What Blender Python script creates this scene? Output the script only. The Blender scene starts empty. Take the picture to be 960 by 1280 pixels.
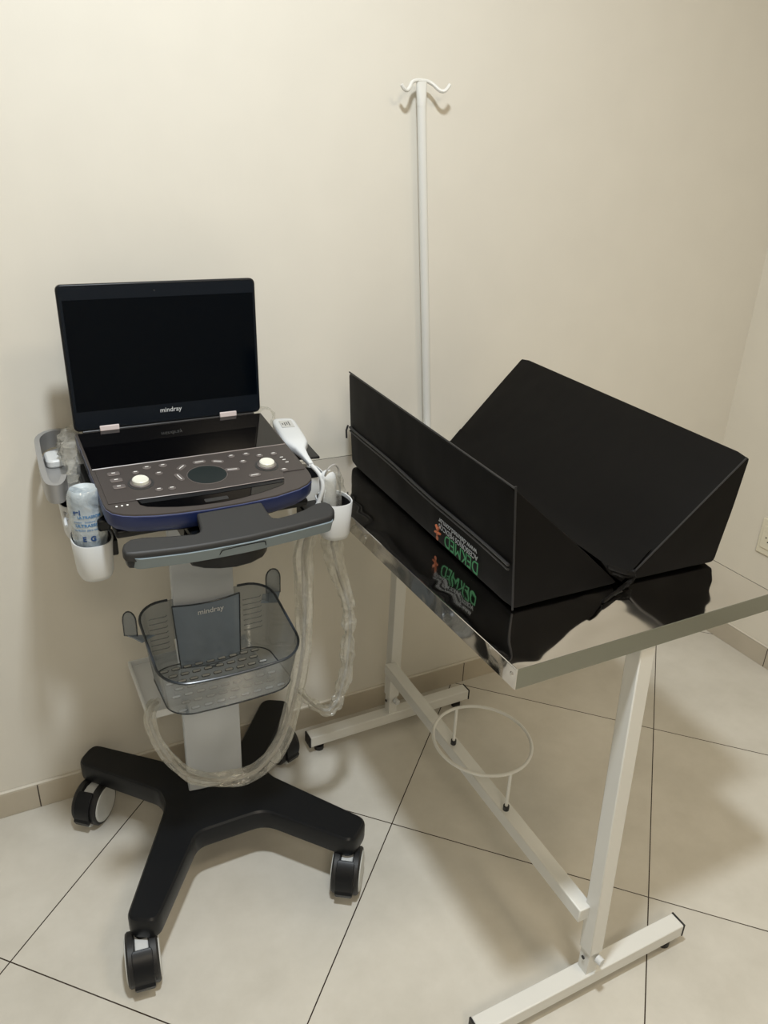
import bpy, bmesh, math, random
from mathutils import Vector, Matrix, noise
random.seed(7)
sc = bpy.context.scene
COL = sc.collection
V = Vector
sc.view_settings.view_transform = 'Standard'
sc.view_settings.look = 'None'
sc.view_settings.exposure = 0.0
sc.view_settings.gamma = 1.0

# ------------------------------------------------------------------ materials
def newmat(name):
    m = bpy.data.materials.new(name); m.use_nodes = True
    nt = m.node_tree; b = nt.nodes['Principled BSDF']
    return m, nt, b
def N(nt, t, **kw):
    n = nt.nodes.new(t)
    for k, v in kw.items():
        setattr(n, k, v)
    return n
def bump(nt, b, scale, strength, dist=0.001, detail=3, coord='Object', vec=(1, 1, 1)):
    tc = N(nt, 'ShaderNodeTexCoord'); mp = N(nt, 'ShaderNodeMapping'); mp.inputs['Scale'].default_value = vec
    no = N(nt, 'ShaderNodeTexNoise'); no.inputs['Scale'].default_value = scale; no.inputs['Detail'].default_value = detail
    bp = N(nt, 'ShaderNodeBump'); bp.inputs['Strength'].default_value = strength; bp.inputs['Distance'].default_value = dist
    nt.links.new(tc.outputs[coord], mp.inputs[0]); nt.links.new(mp.outputs[0], no.inputs['Vector'])
    nt.links.new(no.outputs['Fac'], bp.inputs['Height']); nt.links.new(bp.outputs[0], b.inputs['Normal'])
    return no
def mat(name, col, rough=0.5, metal=0.0, alpha=1.0, coat=0.0, spec=0.5, bmp=None, var=0.0):
    m, nt, b = newmat(name)
    b.inputs['Base Color'].default_value = (*col, 1)
    b.inputs['Roughness'].default_value = rough; b.inputs['Metallic'].default_value = metal
    b.inputs['Alpha'].default_value = alpha; b.inputs['Coat Weight'].default_value = coat
    b.inputs['Specular IOR Level'].default_value = spec
    if bmp: bump(nt, b, *bmp)
    # every material gets a slight procedural tone variation
    tc = N(nt, 'ShaderNodeTexCoord'); no = N(nt, 'ShaderNodeTexNoise'); no.inputs['Scale'].default_value = 9
    mr = N(nt, 'ShaderNodeMapRange'); mr.inputs['To Min'].default_value = 1 - max(var, .03); mr.inputs['To Max'].default_value = 1 + max(var, .03)
    mx = N(nt, 'ShaderNodeVectorMath', operation='SCALE'); mx.inputs[0].default_value = col
    nt.links.new(tc.outputs['Object'], no.inputs['Vector']); nt.links.new(no.outputs['Fac'], mr.inputs[0])
    nt.links.new(mr.outputs[0], mx.inputs['Scale']); nt.links.new(mx.outputs[0], b.inputs['Base Color'])
    return m

M = {}
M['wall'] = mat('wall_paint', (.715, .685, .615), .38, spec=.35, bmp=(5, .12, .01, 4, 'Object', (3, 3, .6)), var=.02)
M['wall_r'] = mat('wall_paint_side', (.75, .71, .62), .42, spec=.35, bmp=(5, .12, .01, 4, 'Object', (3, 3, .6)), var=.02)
M['ceil'] = mat('ceiling_paint', (.72, .69, .62), .8)
M['rear'] = mat('rear_wall_darkened', (.42, .40, .36), .8)  # unseen walls, coloured darker so the lid screen reflects a dim room
M['grout_light'] = mat('caulk', (.66, .62, .54), .7)
M['white_metal'] = mat('white_enamel', (.72, .72, .69), .32, coat=.2, bmp=(60, .05, .001))
M['white_plastic'] = mat('white_plastic', (.64, .66, .67), .35)
M['column'] = mat('column_paint', (.58, .62, .67), .4)
M['black_plastic'] = mat('black_plastic', (.005, .006, .008), .36, spec=.3, bmp=(700, .04, .0005))
M['black_soft'] = mat('black_rubber', (.012, .012, .013), .5)
M['charcoal'] = mat('charcoal_plastic', (.028, .028, .028), .5, spec=.3, bmp=(900, .06, .0004))
M['blue'] = mat('blue_plastic', (.012, .024, .105), .38)
M['blue_line'] = mat('blue_highlight', (.16, .20, .42), .3)
M['panel'] = mat('taupe_panel', (.056, .048, .045), .45, spec=.3, bmp=(900, .05, .0003))
M['panel_edge'] = mat('taupe_edge', (.22, .19, .18), .35)
M['gloss_black'] = mat('gloss_black_glass', (.002, .002, .0025), .03, spec=.4)
M['bezel'] = mat('lid_bezel', (.004, .007, .012), .22, spec=.3)
M['display'] = mat('dark_display', (.0004, .0016, .0035), .12, spec=.16)
M['teal_grey'] = mat('grey_blue_trim', (.20, .25, .28), .42)
M['silver_mark'] = mat('silver_print', (.60, .62, .64), .4)
M['white_mark'] = mat('white_print', (.85, .85, .83), .5)
M['pink_tab'] = mat('pinkish_tab', (.66, .58, .58), .4)
M['knob'] = mat('pale_knob', (.70, .70, .62), .3)
M['button'] = mat('grey_button', (.12, .105, .10), .35)
M['pad'] = mat('dark_trackpad', (.006, .012, .013), .45)
M['grey_holder'] = mat('silver_grey_plastic', (.31, .31, .31), .32, metal=.3)
M['film_core'] = mat('cable_jacket', (.36, .35, .33), .5)
M['gel'] = None
M['green'] = mat('green_print', (.03, .19, .07), .5)
M['pale_green'] = mat('pale_green_print', (.45, .55, .30), .5)
M['orange'] = mat('orange_print', (.32, .09, .035), .6)
M['slot'] = mat('slot_highlight', (.42, .43, .42), .4)
M['grey_print'] = mat('grey_print', (.26, .27, .27), .6)
M['blue_print'] = mat('blue_print', (.05, .19, .42), .5)
M['navy_print'] = mat('navy_print', (.02, .07, .22), .5)
M['label_grey'] = mat('grey_label', (.50, .50, .48), .5)
M['ink'] = mat('black_ink', (.03, .03, .03), .5)
M['outlet'] = mat('ivory_plastic', (.76, .72, .58), .35)
M['chrome'] = mat('bright_steel', (.75, .74, .72), .15, metal=1)
M['cream_board'] = mat('cream_board_edge', (.62, .60, .50), .5)
M['hub'] = mat('pale_hub', (.60, .61, .59), .4)

# black woven cushion fabric
def fabric():
    m, nt, b = newmat('black_vinyl_fabric')
    b.inputs['Base Color'].default_value = (.0045, .0040, .0036, 1); b.inputs['Roughness'].default_value = .55
    b.inputs['Specular IOR Level'].default_value = .10
    b.inputs['Sheen Weight'].default_value = .004; b.inputs['Sheen Roughness'].default_value = .4
    tc = N(nt, 'ShaderNodeTexCoord')
    n1 = N(nt, 'ShaderNodeTexNoise'); n1.inputs['Scale'].default_value = 7; n1.inputs['Detail'].default_value = 2
    n2 = N(nt, 'ShaderNodeTexNoise'); n2.inputs['Scale'].default_value = 500
    b1 = N(nt, 'ShaderNodeBump'); b1.inputs['Strength'].default_value = .35; b1.inputs['Distance'].default_value = .015
    b2 = N(nt, 'ShaderNodeBump'); b2.inputs['Strength'].default_value = .12; b2.inputs['Distance'].default_value = .0006
    for n in (n1, n2): nt.links.new(tc.outputs['Object'], n.inputs['Vector'])
    nt.links.new(n1.outputs['Fac'], b1.inputs['Height']); nt.links.new(n2.outputs['Fac'], b2.inputs['Height'])
    nt.links.new(b1.outputs[0], b2.inputs['Normal']); nt.links.new(b2.outputs[0], b.inputs['Normal'])
    return m
M['fabric'] = fabric()

def steel():
    m, nt, b = newmat('polished_wavy_steel')
    b.inputs['Base Color'].default_value = (.72, .70, .68, 1); b.inputs['Metallic'].default_value = 1
    tc = N(nt, 'ShaderNodeTexCoord')
    n1 = N(nt, 'ShaderNodeTexNoise'); n1.inputs['Scale'].default_value = 6; n1.inputs['Detail'].default_value = 1.0
    n1.inputs['Distortion'].default_value = .8
    b1 = N(nt, 'ShaderNodeBump'); b1.inputs['Strength'].default_value = .8; b1.inputs['Distance'].default_value = .012
    nt.links.new(tc.outputs['Object'], n1.inputs['Vector']); nt.links.new(n1.outputs['Fac'], b1.inputs['Height'])
    nt.links.new(b1.outputs[0], b.inputs['Normal'])
    n2 = N(nt, 'ShaderNodeTexNoise'); n2.inputs['Scale'].default_value = 5; n2.inputs['Detail'].default_value = 5
    mr = N(nt, 'ShaderNodeMapRange'); mr.inputs['From Min'].default_value = .35; mr.inputs['From Max'].default_value = .7
    mr.inputs['To Min'].default_value = .035; mr.inputs['To Max'].default_value = .11
    nt.links.new(tc.outputs['Object'], n2.inputs['Vector']); nt.links.new(n2.outputs['Fac'], mr.inputs[0]); nt.links.new(mr.outputs[0], b.inputs['Roughness'])
    return m
M['steel'] = steel()

def steel_dull():
    m, nt, b = newmat('brushed_steel_skirt')
    b.inputs['Base Color'].default_value = (.27, .28, .24, 1); b.inputs['Metallic'].default_value = .8; b.inputs['Roughness'].default_value = .25
    bump(nt, b, 14, .3, .002, 2)
    return m
M['skirt'] = steel_dull()

def clear(name, tint, dens, rough=.2, wr=None, diff=(.8, .8, .78), dmix=.15, gl=.12):
    """thin clear plastic: mostly transparent, with gloss and milky diffuse."""
    m = bpy.data.materials.new(name); m.use_nodes = True; nt = m.node_tree; nt.nodes.clear()
    out = N(nt, 'ShaderNodeOutputMaterial'); tr = N(nt, 'ShaderNodeBsdfTransparent'); tr.inputs[0].default_value = (*tint, 1)
    gs = N(nt, 'ShaderNodeBsdfGlossy'); gs.inputs['Roughness'].default_value = rough; gs.inputs[0].default_value = (.95, .95, .93, 1)
    df = N(nt, 'ShaderNodeBsdfDiffuse'); df.inputs[0].default_value = (*diff, 1)
    m1 = N(nt, 'ShaderNodeMixShader'); m2 = N(nt, 'ShaderNodeMixShader')
    nt.links.new(tr.outputs[0], m1.inputs[1]); nt.links.new(df.outputs[0], m1.inputs[2])
    nt.links.new(m1.outputs[0], m2.inputs[1]); nt.links.new(gs.outputs[0], m2.inputs[2]); nt.links.new(m2.outputs[0], out.inputs[0])
    lw = N(nt, 'ShaderNodeLayerWeight'); lw.inputs[0].default_value = .35
    mr = N(nt, 'ShaderNodeMapRange'); mr.inputs['To Min'].default_value = gl; mr.inputs['To Max'].default_value = min(.9, gl + .35)
    nt.links.new(lw.outputs['Facing'], mr.inputs[0]); nt.links.new(mr.outputs[0], m2.inputs[0])
    tc = N(nt, 'ShaderNodeTexCoord'); no = N(nt, 'ShaderNodeTexNoise')
    no.inputs['Scale'].default_value = wr or 8; no.inputs['Detail'].default_value = 4; no.inputs['Distortion'].default_value = 1.2
    nt.links.new(tc.outputs['Object'], no.inputs['Vector'])
    r2 = N(nt, 'ShaderNodeMapRange'); r2.inputs['From Min'].default_value = .35; r2.inputs['From Max'].default_value = .7
    lo_, hi_ = (.6, 1.7) if wr else (.93, 1.07)
    r2.inputs['To Min'].default_value = dmix * lo_; r2.inputs['To Max'].default_value = min(1, dmix * hi_)
    nt.links.new(no.outputs['Fac'], r2.inputs[0]); nt.links.new(r2.outputs[0], m1.inputs[0])
    if wr:
        bp = N(nt, 'ShaderNodeBump'); bp.inputs['Strength'].default_value = .8; bp.inputs['Distance'].default_value = .006
        nt.links.new(no.outputs['Fac'], bp.inputs['Height'])
        nt.links.new(bp.outputs[0], gs.inputs['Normal']); nt.links.new(bp.outputs[0], df.inputs['Normal'])
    return m
M['film'] = clear('clear_plastic_film', (.97, .97, .95), 1, .16, 45, (.66, .65, .61), .17, .06)
M['film_thin'] = clear('thin_plastic_film', (.98, .98, .96), 1, .12, 40, (.8, .8, .75), .10, .07)
M['basket'] = clear('smoked_clear_plastic', (.66, .69, .71), 1, .12, None, (.22, .245, .27), .42, .03)
M['basket_front'] = clear('smoked_plate', (.68, .74, .80), 1, .2, None, (.25, .31, .39), .62, .02)
M['basket_edge'] = mat('smoked_plastic_edge', (.03, .038, .048), .25, alpha=.92)
M['gel'] = clear('clear_gel_bottle', (.90, .94, .97), 1, .12, 20, (.56, .64, .70), .62, .10)

def floor_mat():
    m, nt, b = newmat('porcelain_tiles')
    S = TILE; tc = N(nt, 'ShaderNodeTexCoord'); mp = N(nt, 'ShaderNodeMapping')
    mp.inputs['Location'].default_value = TLOC; mp.inputs['Rotation'].default_value = (0, 0, TROT); mp.vector_type = 'POINT'
    nt.links.new(tc.outputs['Object'], mp.inputs[0])
    sx = N(nt, 'ShaderNodeSeparateXYZ'); nt.links.new(mp.outputs[0], sx.inputs[0])
    ds = []; ids = []
    for ax in (0, 1):
        d = N(nt, 'ShaderNodeMath', operation='DIVIDE'); d.inputs[1].default_value = S; nt.links.new(sx.outputs[ax], d.inputs[0])
        fr = N(nt, 'ShaderNodeMath', operation='FRACT'); nt.links.new(d.outputs[0], fr.inputs[0])
        fl = N(nt, 'ShaderNodeMath', operation='FLOOR'); nt.links.new(d.outputs[0], fl.inputs[0]); ids.append(fl)
        s = N(nt, 'ShaderNodeMath', operation='SUBTRACT'); s.inputs[1].default_value = .5; nt.links.new(fr.outputs[0], s.inputs[0])
        a = N(nt, 'ShaderNodeMath', operation='ABSOLUTE'); nt.links.new(s.outputs[0], a.inputs[0]); ds.append(a)
    mxm = N(nt, 'ShaderNodeMath', operation='MAXIMUM'); nt.links.new(ds[0].outputs[0], mxm.inputs[0]); nt.links.new(ds[1].outputs[0], mxm.inputs[1])
    g = N(nt, 'ShaderNodeMath', operation='GREATER_THAN'); g.inputs[1].default_value = .5 - .0013 / S; nt.links.new(mxm.outputs[0], g.inputs[0])
    cb = N(nt, 'ShaderNodeCombineXYZ'); nt.links.new(ids[0].outputs[0], cb.inputs[0]); nt.links.new(ids[1].outputs[0], cb.inputs[1])
    wn = N(nt, 'ShaderNodeTexWhiteNoise'); nt.links.new(cb.outputs[0], wn.inputs['Vector'])
    n1 = N(nt, 'ShaderNodeTexNoise'); n1.inputs['Scale'].default_value = 5; n1.inputs['Detail'].default_value = 8; n1.inputs['Roughness'].default_value = .65
    nt.links.new(tc.outputs['Object'], n1.inputs['Vector'])
    cr = N(nt, 'ShaderNodeValToRGB'); cr.color_ramp.elements[0].position = .3; cr.color_ramp.elements[0].color = (.55, .525, .465, 1)
    cr.color_ramp.elements[1].position = .7; cr.color_ramp.elements[1].color = (.655, .63, .57, 1)
    nt.links.new(n1.outputs['Fac'], cr.inputs[0])
    hs = N(nt, 'ShaderNodeHueSaturation'); mr = N(nt, 'ShaderNodeMapRange'); mr.inputs['To Min'].default_value = .96; mr.inputs['To Max'].default_value = 1.04
    nt.links.new(wn.outputs['Value'], mr.inputs[0]); nt.links.new(mr.outputs[0], hs.inputs['Value']); nt.links.new(cr.outputs[0], hs.inputs['Color'])
    mx = N(nt, 'ShaderNodeMix', data_type='RGBA'); mx.inputs['B'].default_value = (.035, .022, .015, 1)
    nt.links.new(g.outputs[0], mx.inputs['Factor']); nt.links.new(hs.outputs[0], mx.inputs['A']); nt.links.new(mx.outputs['Result'], b.inputs['Base Color'])
    r = N(nt, 'ShaderNodeMapRange'); r.inputs['To Min'].default_value = .07; r.inputs['To Max'].default_value = .15
    nt.links.new(n1.outputs['Fac'], r.inputs[0]); nt.links.new(r.outputs[0], b.inputs['Roughness'])
    bp = N(nt, 'ShaderNodeBump'); bp.inputs['Strength'].default_value = .5; bp.inputs['Distance'].default_value = .002; bp.invert = True
    nt.links.new(g.outputs[0], bp.inputs['Height']); nt.links.new(bp.outputs[0], b.inputs['Normal'])
    return m

def baseboard_mat(axis, off):
    m, nt, b = newmat('baseboard_tile_' + 'xy'[axis])
    tc = N(nt, 'ShaderNodeTexCoord'); sx = N(nt, 'ShaderNodeSeparateXYZ'); nt.links.new(tc.outputs['Object'], sx.inputs[0])
    a = N(nt, 'ShaderNodeMath', operation='SUBTRACT'); a.inputs[1].default_value = off; nt.links.new(sx.outputs[axis], a.inputs[0])
    d = N(nt, 'ShaderNodeMath', operation='DIVIDE'); d.inputs[1].default_value = .6065; nt.links.new(a.outputs[0], d.inputs[0])
    f = N(nt, 'ShaderNodeMath', operation='FRACT'); nt.links.new(d.outputs[0], f.inputs[0])
    l = N(nt, 'ShaderNodeMath', operation='LESS_THAN'); l.inputs[1].default_value = .005; nt.links.new(f.outputs[0], l.inputs[0])
    n1 = N(nt, 'ShaderNodeTexNoise'); n1.inputs['Scale'].default_value = 7; n1.inputs['Detail'].default_value = 6
    nt.links.new(tc.outputs['Object'], n1.inputs['Vector'])
    cr = N(nt, 'ShaderNodeValToRGB'); cr.color_ramp.elements[0].position = .3; cr.color_ramp.elements[0].color = (.46, .41, .325, 1)
    cr.color_ramp.elements[1].position = .7; cr.color_ramp.elements[1].color = (.53, .475, .385, 1); nt.links.new(n1.outputs['Fac'], cr.inputs[0])
    mx = N(nt, 'ShaderNodeMix', data_type='RGBA'); mx.inputs['B'].default_value = (.05, .035, .025, 1)
    nt.links.new(l.outputs[0], mx.inputs['Factor']); nt.links.new(cr.outputs[0], mx.inputs['A']); nt.links.new(mx.outputs['Result'], b.inputs['Base Color'])
    b.inputs['Roughness'].default_value = .35
    return m

# ------------------------------------------------------------------ mesh helpers
def thing(name, label, cat, loc, group=None):
    o = bpy.data.objects.new(name, None); COL.objects.link(o); o.location = loc; o.empty_display_size = .05
    o['label'] = label; o['category'] = cat
    if group: o['group'] = group
    return o
def rootof(p):
    while p.parent: p = p.parent
    return p
def obj(name, bm, m, parent=None, smooth=True, bevel=0, seg=2, sub=0, label=None, solid=0, angle=35):
    """world-space bmesh -> one mesh object (origin at its thing's base)"""
    if parent is not None:
        bmesh.ops.translate(bm, verts=bm.verts, vec=-rootof(parent).location)
    me = bpy.data.meshes.new(name)
    bmesh.ops.recalc_face_normals(bm, faces=bm.faces)
    bm.to_mesh(me); bm.free()
    for mm in (m if isinstance(m, (list, tuple)) else [m]): me.materials.append(mm)
    o = bpy.data.objects.new(name, me); COL.objects.link(o)
    if parent is not None: o.parent = parent
    if solid:
        s = o.modifiers.new('s', 'SOLIDIFY'); s.thickness = solid; s.offset = 0
    if bevel:
        b = o.modifiers.new('b', 'BEVEL'); b.width = bevel; b.segments = seg; b.limit_method = 'ANGLE'; b.angle_limit = math.radians(30)
    if sub:
        s = o.modifiers.new('u', 'SUBSURF'); s.levels = s.render_levels = sub
    if smooth:
        for p in me.polygons: p.use_smooth = True
        if hasattr(me, 'set_sharp_from_angle'): me.set_sharp_from_angle(angle=math.radians(angle))
    if label: o['label'] = label
    return o
def box(bm, a, b, mtx=None):
    r = bmesh.ops.create_cube(bm, size=1)
    for v in r['verts']:
        v.co = V([(a[i] + b[i]) / 2 + v.co[i] * (b[i] - a[i]) for i in range(3)])
        if mtx: v.co = mtx @ v.co
    return r['verts']
def BX(a, b, mtx=None):
    bm = bmesh.new(); box(bm, a, b, mtx); return bm
def prism(bm, pts, z0, z1, mtx=None, mi=0, inset=0):
    cx = sum(p[0] for p in pts) / len(pts); cy = sum(p[1] for p in pts) / len(pts)
    def P(p, z, k=1): 
        q = V((cx + (p[0] - cx) * k, cy + (p[1] - cy) * k, z)); return mtx @ q if mtx else q
    lo = [bm.verts.new(P(p, z0, 1 - inset)) for p in pts]; hi = [bm.verts.new(P(p, z1)) for p in pts]
    fs = [bm.faces.new(lo[::-1]), bm.faces.new(hi)]
    n = len(pts)
    for i in range(n): fs.append(bm.faces.new((lo[i], lo[(i + 1) % n], hi[(i + 1) % n], hi[i])))
    for f in fs: f.material_index = mi
    return fs
def PR(pts, z0, z1, mtx=None, inset=0):
    bm = bmesh.new(); prism(bm, pts, z0, z1, mtx, 0, inset); return bm
def rrect(x0, x1, y0, y1, r, n=6):
    out = []
    for (cx, cy, a0) in ((x1 - r, y1 - r, 0), (x0 + r, y1 - r, 90), (x0 + r, y0 + r, 180), (x1 - r, y0 + r, 270)):
        for i in range(n + 1):
            a = math.radians(a0 + 90 * i / n); out.append((cx + r * math.cos(a), cy + r * math.sin(a)))
    return out
def circ(cx, cy, r, n=32, ry=None):
    ry = ry or r
    return [(cx + r * math.cos(2 * math.pi * i / n), cy + ry * math.sin(2 * math.pi * i / n)) for i in range(n)]
def spline(pts, n=8):
    pts = [V(p) for p in pts]; out = []
    for i in range(len(pts) - 1):
        p0 = pts[max(i - 1, 0)]; p1 = pts[i]; p2 = pts[i + 1]; p3 = pts[min(i + 2, len(pts) - 1)]
        for k in range(n):
            t = k / n
            out.append(.5 * ((2 * p1) + (p2 - p0) * t + (2 * p0 - 5 * p1 + 4 * p2 - p3) * t * t + (-p0 + 3 * p1 - 3 * p2 + p3) * t ** 3))
    out.append(pts[-1]); return out
def tube(bm, pts, r, seg=12, cap=True, mtx=None, jit=0, jf=30, closed=False, flat=1.0, seed=0, fold=0):
    pts = [V(p) for p in pts]; n = len(pts); rings = []
    nrm = None
    for i, p in enumerate(pts):
        t = (pts[(i + 1) % n] - pts[i - 1]) if closed else (pts[min(i + 1, n - 1)] - pts[max(i - 1, 0)])
        t.normalize()
        if nrm is None:
            nrm = t.orthogonal().normalized()
        nrm = (nrm - t * nrm.dot(t)).normalized(); bi = t.cross(nrm)
        rr = r(i / (n - 1)) if callable(r) else r
        ring = []
        for k in range(seg):
            a = 2 * math.pi * k / seg; d = nrm * math.cos(a) + bi * math.sin(a) * flat
            q = p + d * rr
            if jit:
                q += d * jit * (noise.noise(q * jf + V((seed, 0, 0))) * 1.0 + .5 * noise.noise(q * jf * 2.7)) 
            if fold:
                s_ = i / n; q += d * fold * (noise.noise(V((math.cos(a) * 2.2, math.sin(a) * 2.2, s_ * 5 + seed))) + .6 * noise.noise(V((math.cos(a) * 5, math.sin(a) * 5, s_ * 11 + seed))))
            ring.append(bm.verts.new(mtx @ q if mtx else q))
        rings.append(ring)
    m = n if closed else n - 1
    for i in range(m):
        A = rings[i]; B = rings[(i + 1) % n]
        for k in range(seg): bm.faces.new((A[k], A[(k + 1) % seg], B[(k + 1) % seg], B[k]))
    if cap and not closed:
        bm.faces.new(rings[0][::-1]); bm.faces.new(rings[-1])
def TB(pts, r, **k):
    bm = bmesh.new(); tube(bm, pts, r, **k); return bm
def loft(bm, rings, cap0=True, cap1=True, mi=0):
    R = [[bm.verts.new(p) for p in ring] for ring in rings]; n = len(R[0])
    for A, B in zip(R, R[1:]):
        for k in range(n): bm.faces.new((A[k], A[(k + 1) % n], B[(k + 1) % n], B[k])).material_index = mi
    if cap0: bm.faces.new(R[0][::-1]).material_index = mi
    if cap1: bm.faces.new(R[-1]).material_index = mi
    return R
def cyl(bm, a, b, r, seg=20, r2=None):
    tube(bm, [a, b], (lambda t: r + ((r2 if r2 is not None else r) - r) * t), seg=seg)
def CY(a, b, r, seg=20, r2=None):
    bm = bmesh.new(); cyl(bm, a, b, r, seg, r2); return bm
def text_bm(s, size, mtx, extrude=.0003, align='CENTER', xs=1.0, bold=0):
    cu = bpy.data.curves.new('t', 'FONT'); cu.body = s; cu.size = size; cu.align_x = align; cu.extrude = extrude; cu.offset = bold
    ob = bpy.data.objects.new('t', cu); COL.objects.link(ob)
    dg = bpy.context.evaluated_depsgraph_get(); me = bpy.data.meshes.new_from_object(ob.evaluated_get(dg))
    bm = bmesh.new(); bm.from_mesh(me); bpy.data.objects.remove(ob); bpy.data.curves.remove(cu); bpy.data.meshes.remove(me)
    for v in bm.verts: v.co.x *= xs
    bmesh.ops.transform(bm, matrix=mtx, verts=bm.verts)
    return bm
def merge(a, b):
    me = bpy.data.meshes.new('x'); b.to_mesh(me); b.free(); a.from_mesh(me); bpy.data.meshes.remove(me); return a
def frame(o, ex, ey):
    ex = V(ex).normalized(); ey = V(ey).normalized(); ez = ex.cross(ey).normalized()
    m = Matrix.Identity(4)
    for i in range(3): m[i][0] = ex[i]; m[i][1] = ey[i]; m[i][2] = ez[i]; m[i][3] = o[i]
    return m

# ------------------------------------------------------------------ room
YW, XW = 1.650, 2.134          # back wall, right wall
XL, YR, ZC = -1.35, -2.3, 2.7
TILE = .6
TROT = math.radians(45.6018); TLOC = (0.97720, -0.77482, 0)
def struct(name, bm, m, **k):
    o = obj(name, bm, m, **k); o['kind'] = 'structure'; return o
struct('floor', BX((XL - .1, YR - .1, -.05), (XW + .1, YW + .1, 0)), floor_mat(), smooth=False)
struct('wall_back', BX((XL - .1, YW, 0), (XW, YW + .1, ZC)), M['wall'], smooth=False)
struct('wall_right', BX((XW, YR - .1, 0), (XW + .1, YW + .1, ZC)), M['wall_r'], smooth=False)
struct('wall_left', BX((XL - .1, YR, 0), (XL, YW, ZC)), M['rear'], smooth=False)
struct('wall_front', BX((XL, YR - .1, 0), (XW, YR, ZC)), M['rear'], smooth=False)
struct('ceiling', BX((XL - .1, YR - .1, ZC), (XW + .1, YW + .1, ZC + .1)), M['ceil'], smooth=False)
struct('baseboard_back', BX((XL, YW - .009, 0), (XW, YW, .068)), baseboard_mat(0, -.034), bevel=.001, seg=1)
struct('baseboard_right', BX((XW - .009, YR, 0), (XW, YW - .009, .068)), baseboard_mat(1, 1.30), bevel=.001, seg=1)
struct('trim_1', BX((XL, YW - .0085, .068), (XW, YW, .0725)), M['grout_light'], bevel=.002)
struct('trim_2', BX((XW - .0085, YR, .068), (XW, YW - .0085, .0725)), M['grout_light'], bevel=.002)

# wall outlet on right wall
t = thing('wall_outlet', 'ivory power outlet plate low on the right hand wall', 'outlet', (XW, 1.398, .36))
obj('cover_plate', BX((XW - .007, 1.360, .363), (XW, 1.436, .481)), M['outlet'], t, bevel=.003)
bm = PR(rrect(1.372, 1.424, .385, .459, .008), 0, .0035, frame((XW - .0070, 0, 0), (0, -1, 0), (0, 0, 1)) @ Matrix.Scale(-1, 4, (1, 0, 0)))
obj('socket_insert', bm, M['outlet'], t, bevel=.0008)
bm = bmesh.new()
for yy, zz in ((1.407, .422), (1.389, .422), (1.398, .410)): cyl(bm, (XW - .0110, yy, zz), (XW - .0095, yy, zz), .0025, 10)
obj('pin_holes', bm, M['ink'], t)

# ------------------------------------------------------------------ steel table
ZT = .825
TX0, TX1, TY0, TY1 = .612, 1.146, .720, 1.588
tb = thing('examination_table', 'white framed veterinary table with polished stainless steel top standing against wall', 'table', (.879, 1.15, 0))
# slightly uneven top sheet
bm = bmesh.new(); nx, ny = 34, 54; g = []
for j in range(ny + 1):
    row = []
    for i in range(nx + 1):
        x = TX0 + (TX1 - TX0) * i / nx; y = TY0 + (TY1 - TY0) * j / ny
        e = min(1, min(i, nx - i, j, ny - j) / 3)
        row.append(bm.verts.new((x, y, ZT - .0004 + e * .0012 * noise.noise(V((x * 6, y * 6, 3))))))
    g.append(row)
for j in range(ny):
    for i in range(nx): bm.faces.new((g[j][i], g[j][i + 1], g[j + 1][i + 1], g[j + 1][i]))
obj('steel_top', bm, M['steel'], tb, label='mirror polished stainless steel sheet')
bm = bmesh.new()
box(bm, (TX0, TY0, ZT - .035), (TX1, TY0 + .0015, ZT)); obj('front_skirt', bm, M['skirt'], tb, smooth=False, bevel=.0008)
bm = BX((TX0 - .0015, TY0 + .0005, ZT - .035), (TX0, TY1, ZT)); obj('side_skirt', bm, M['steel'], tb, smooth=False)
bm = BX((TX1, TY0 + .0005, ZT - .035), (TX1 + .0015, TY1, ZT)); obj('side_skirt', bm, M['steel'], tb, smooth=False)
bm = BX((TX0, TY1 - .0015, ZT - .030), (TX1, TY1, ZT)); obj('back_skirt', bm, M['skirt'], tb, smooth=False)
for p in ((TX0 - .0015, TY0 + .011, ZT - .014), (TX0 - .0015, 1.21, ZT - .016)):
    obj('rivet', CY(p, V(p) + V((-.0018, 0, 0)), .0042, 14, .0025), M['chrome'], tb)
bm = bmesh.new(); tube(bm, [(TX0 - .002, TY0 + .001, ZT + .0003), (TX0 - .002, TY1, ZT + .0003)], .0011, seg=6)
obj('edge_fold', bm, M['chrome'], tb)
obj('board_core', BX((TX0 + .006, TY0 + .02, ZT - .036), (TX1 - .006, TY1 - .01, ZT - .006)), M['cream_board'], tb, smooth=False, bevel=.002)
# legs: three square tubes (near leg, far leg)
def sq(bm, a, b, w, d, up=(0, 0, 1)):
    a = V(a); b = V(b); t = (b - a).normalized()
    ref = V((1, 0, 0)) if abs(t.x) < .9 else V((0, 1, 0))
    u = (ref - t * ref.dot(t)).normalized(); v = t.cross(u)
    rings = []
    for p in (a, b): rings.append([p + u * sx * w / 2 + v * sy * d / 2 for sx, sy in ((-1, -1), (1, -1), (1, 1), (-1, 1))])
    loft(bm, rings)
for (xb, yb, xt, yt) in ((.869, .706, .872, .738), (.880, 1.552, .880, 1.540)):
    bm = bmesh.new(); sq(bm, (xb, yb, .110), (xt, yt, ZT - .031), .031, .031); leg = obj('leg', bm, M['white_metal'], tb, bevel=.002)
    bm = bmesh.new(); sq(bm, (xb, yb, .052), (xb + .0005, yb + .001, .116), .025, .025); obj('leg_insert', bm, M['white_metal'], leg, bevel=.001)
    s = -1
    bm = CY((xb + .004, yb - .0155, .098), (xb + .006, yb - .028, .098), .008, 14); obj('bolt', bm, M['white_plastic'], leg, bevel=.001)
    obj('bolt_hole', CY((xb - .0155, yb, .093), (xb - .017, yb, .093), .004, 10), M['black_soft'], leg)
obj('bolt', CY((.853, .742, ZT - .047), (.845, .742, ZT - .047), .006, 10), M['black_soft'], tb)
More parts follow.
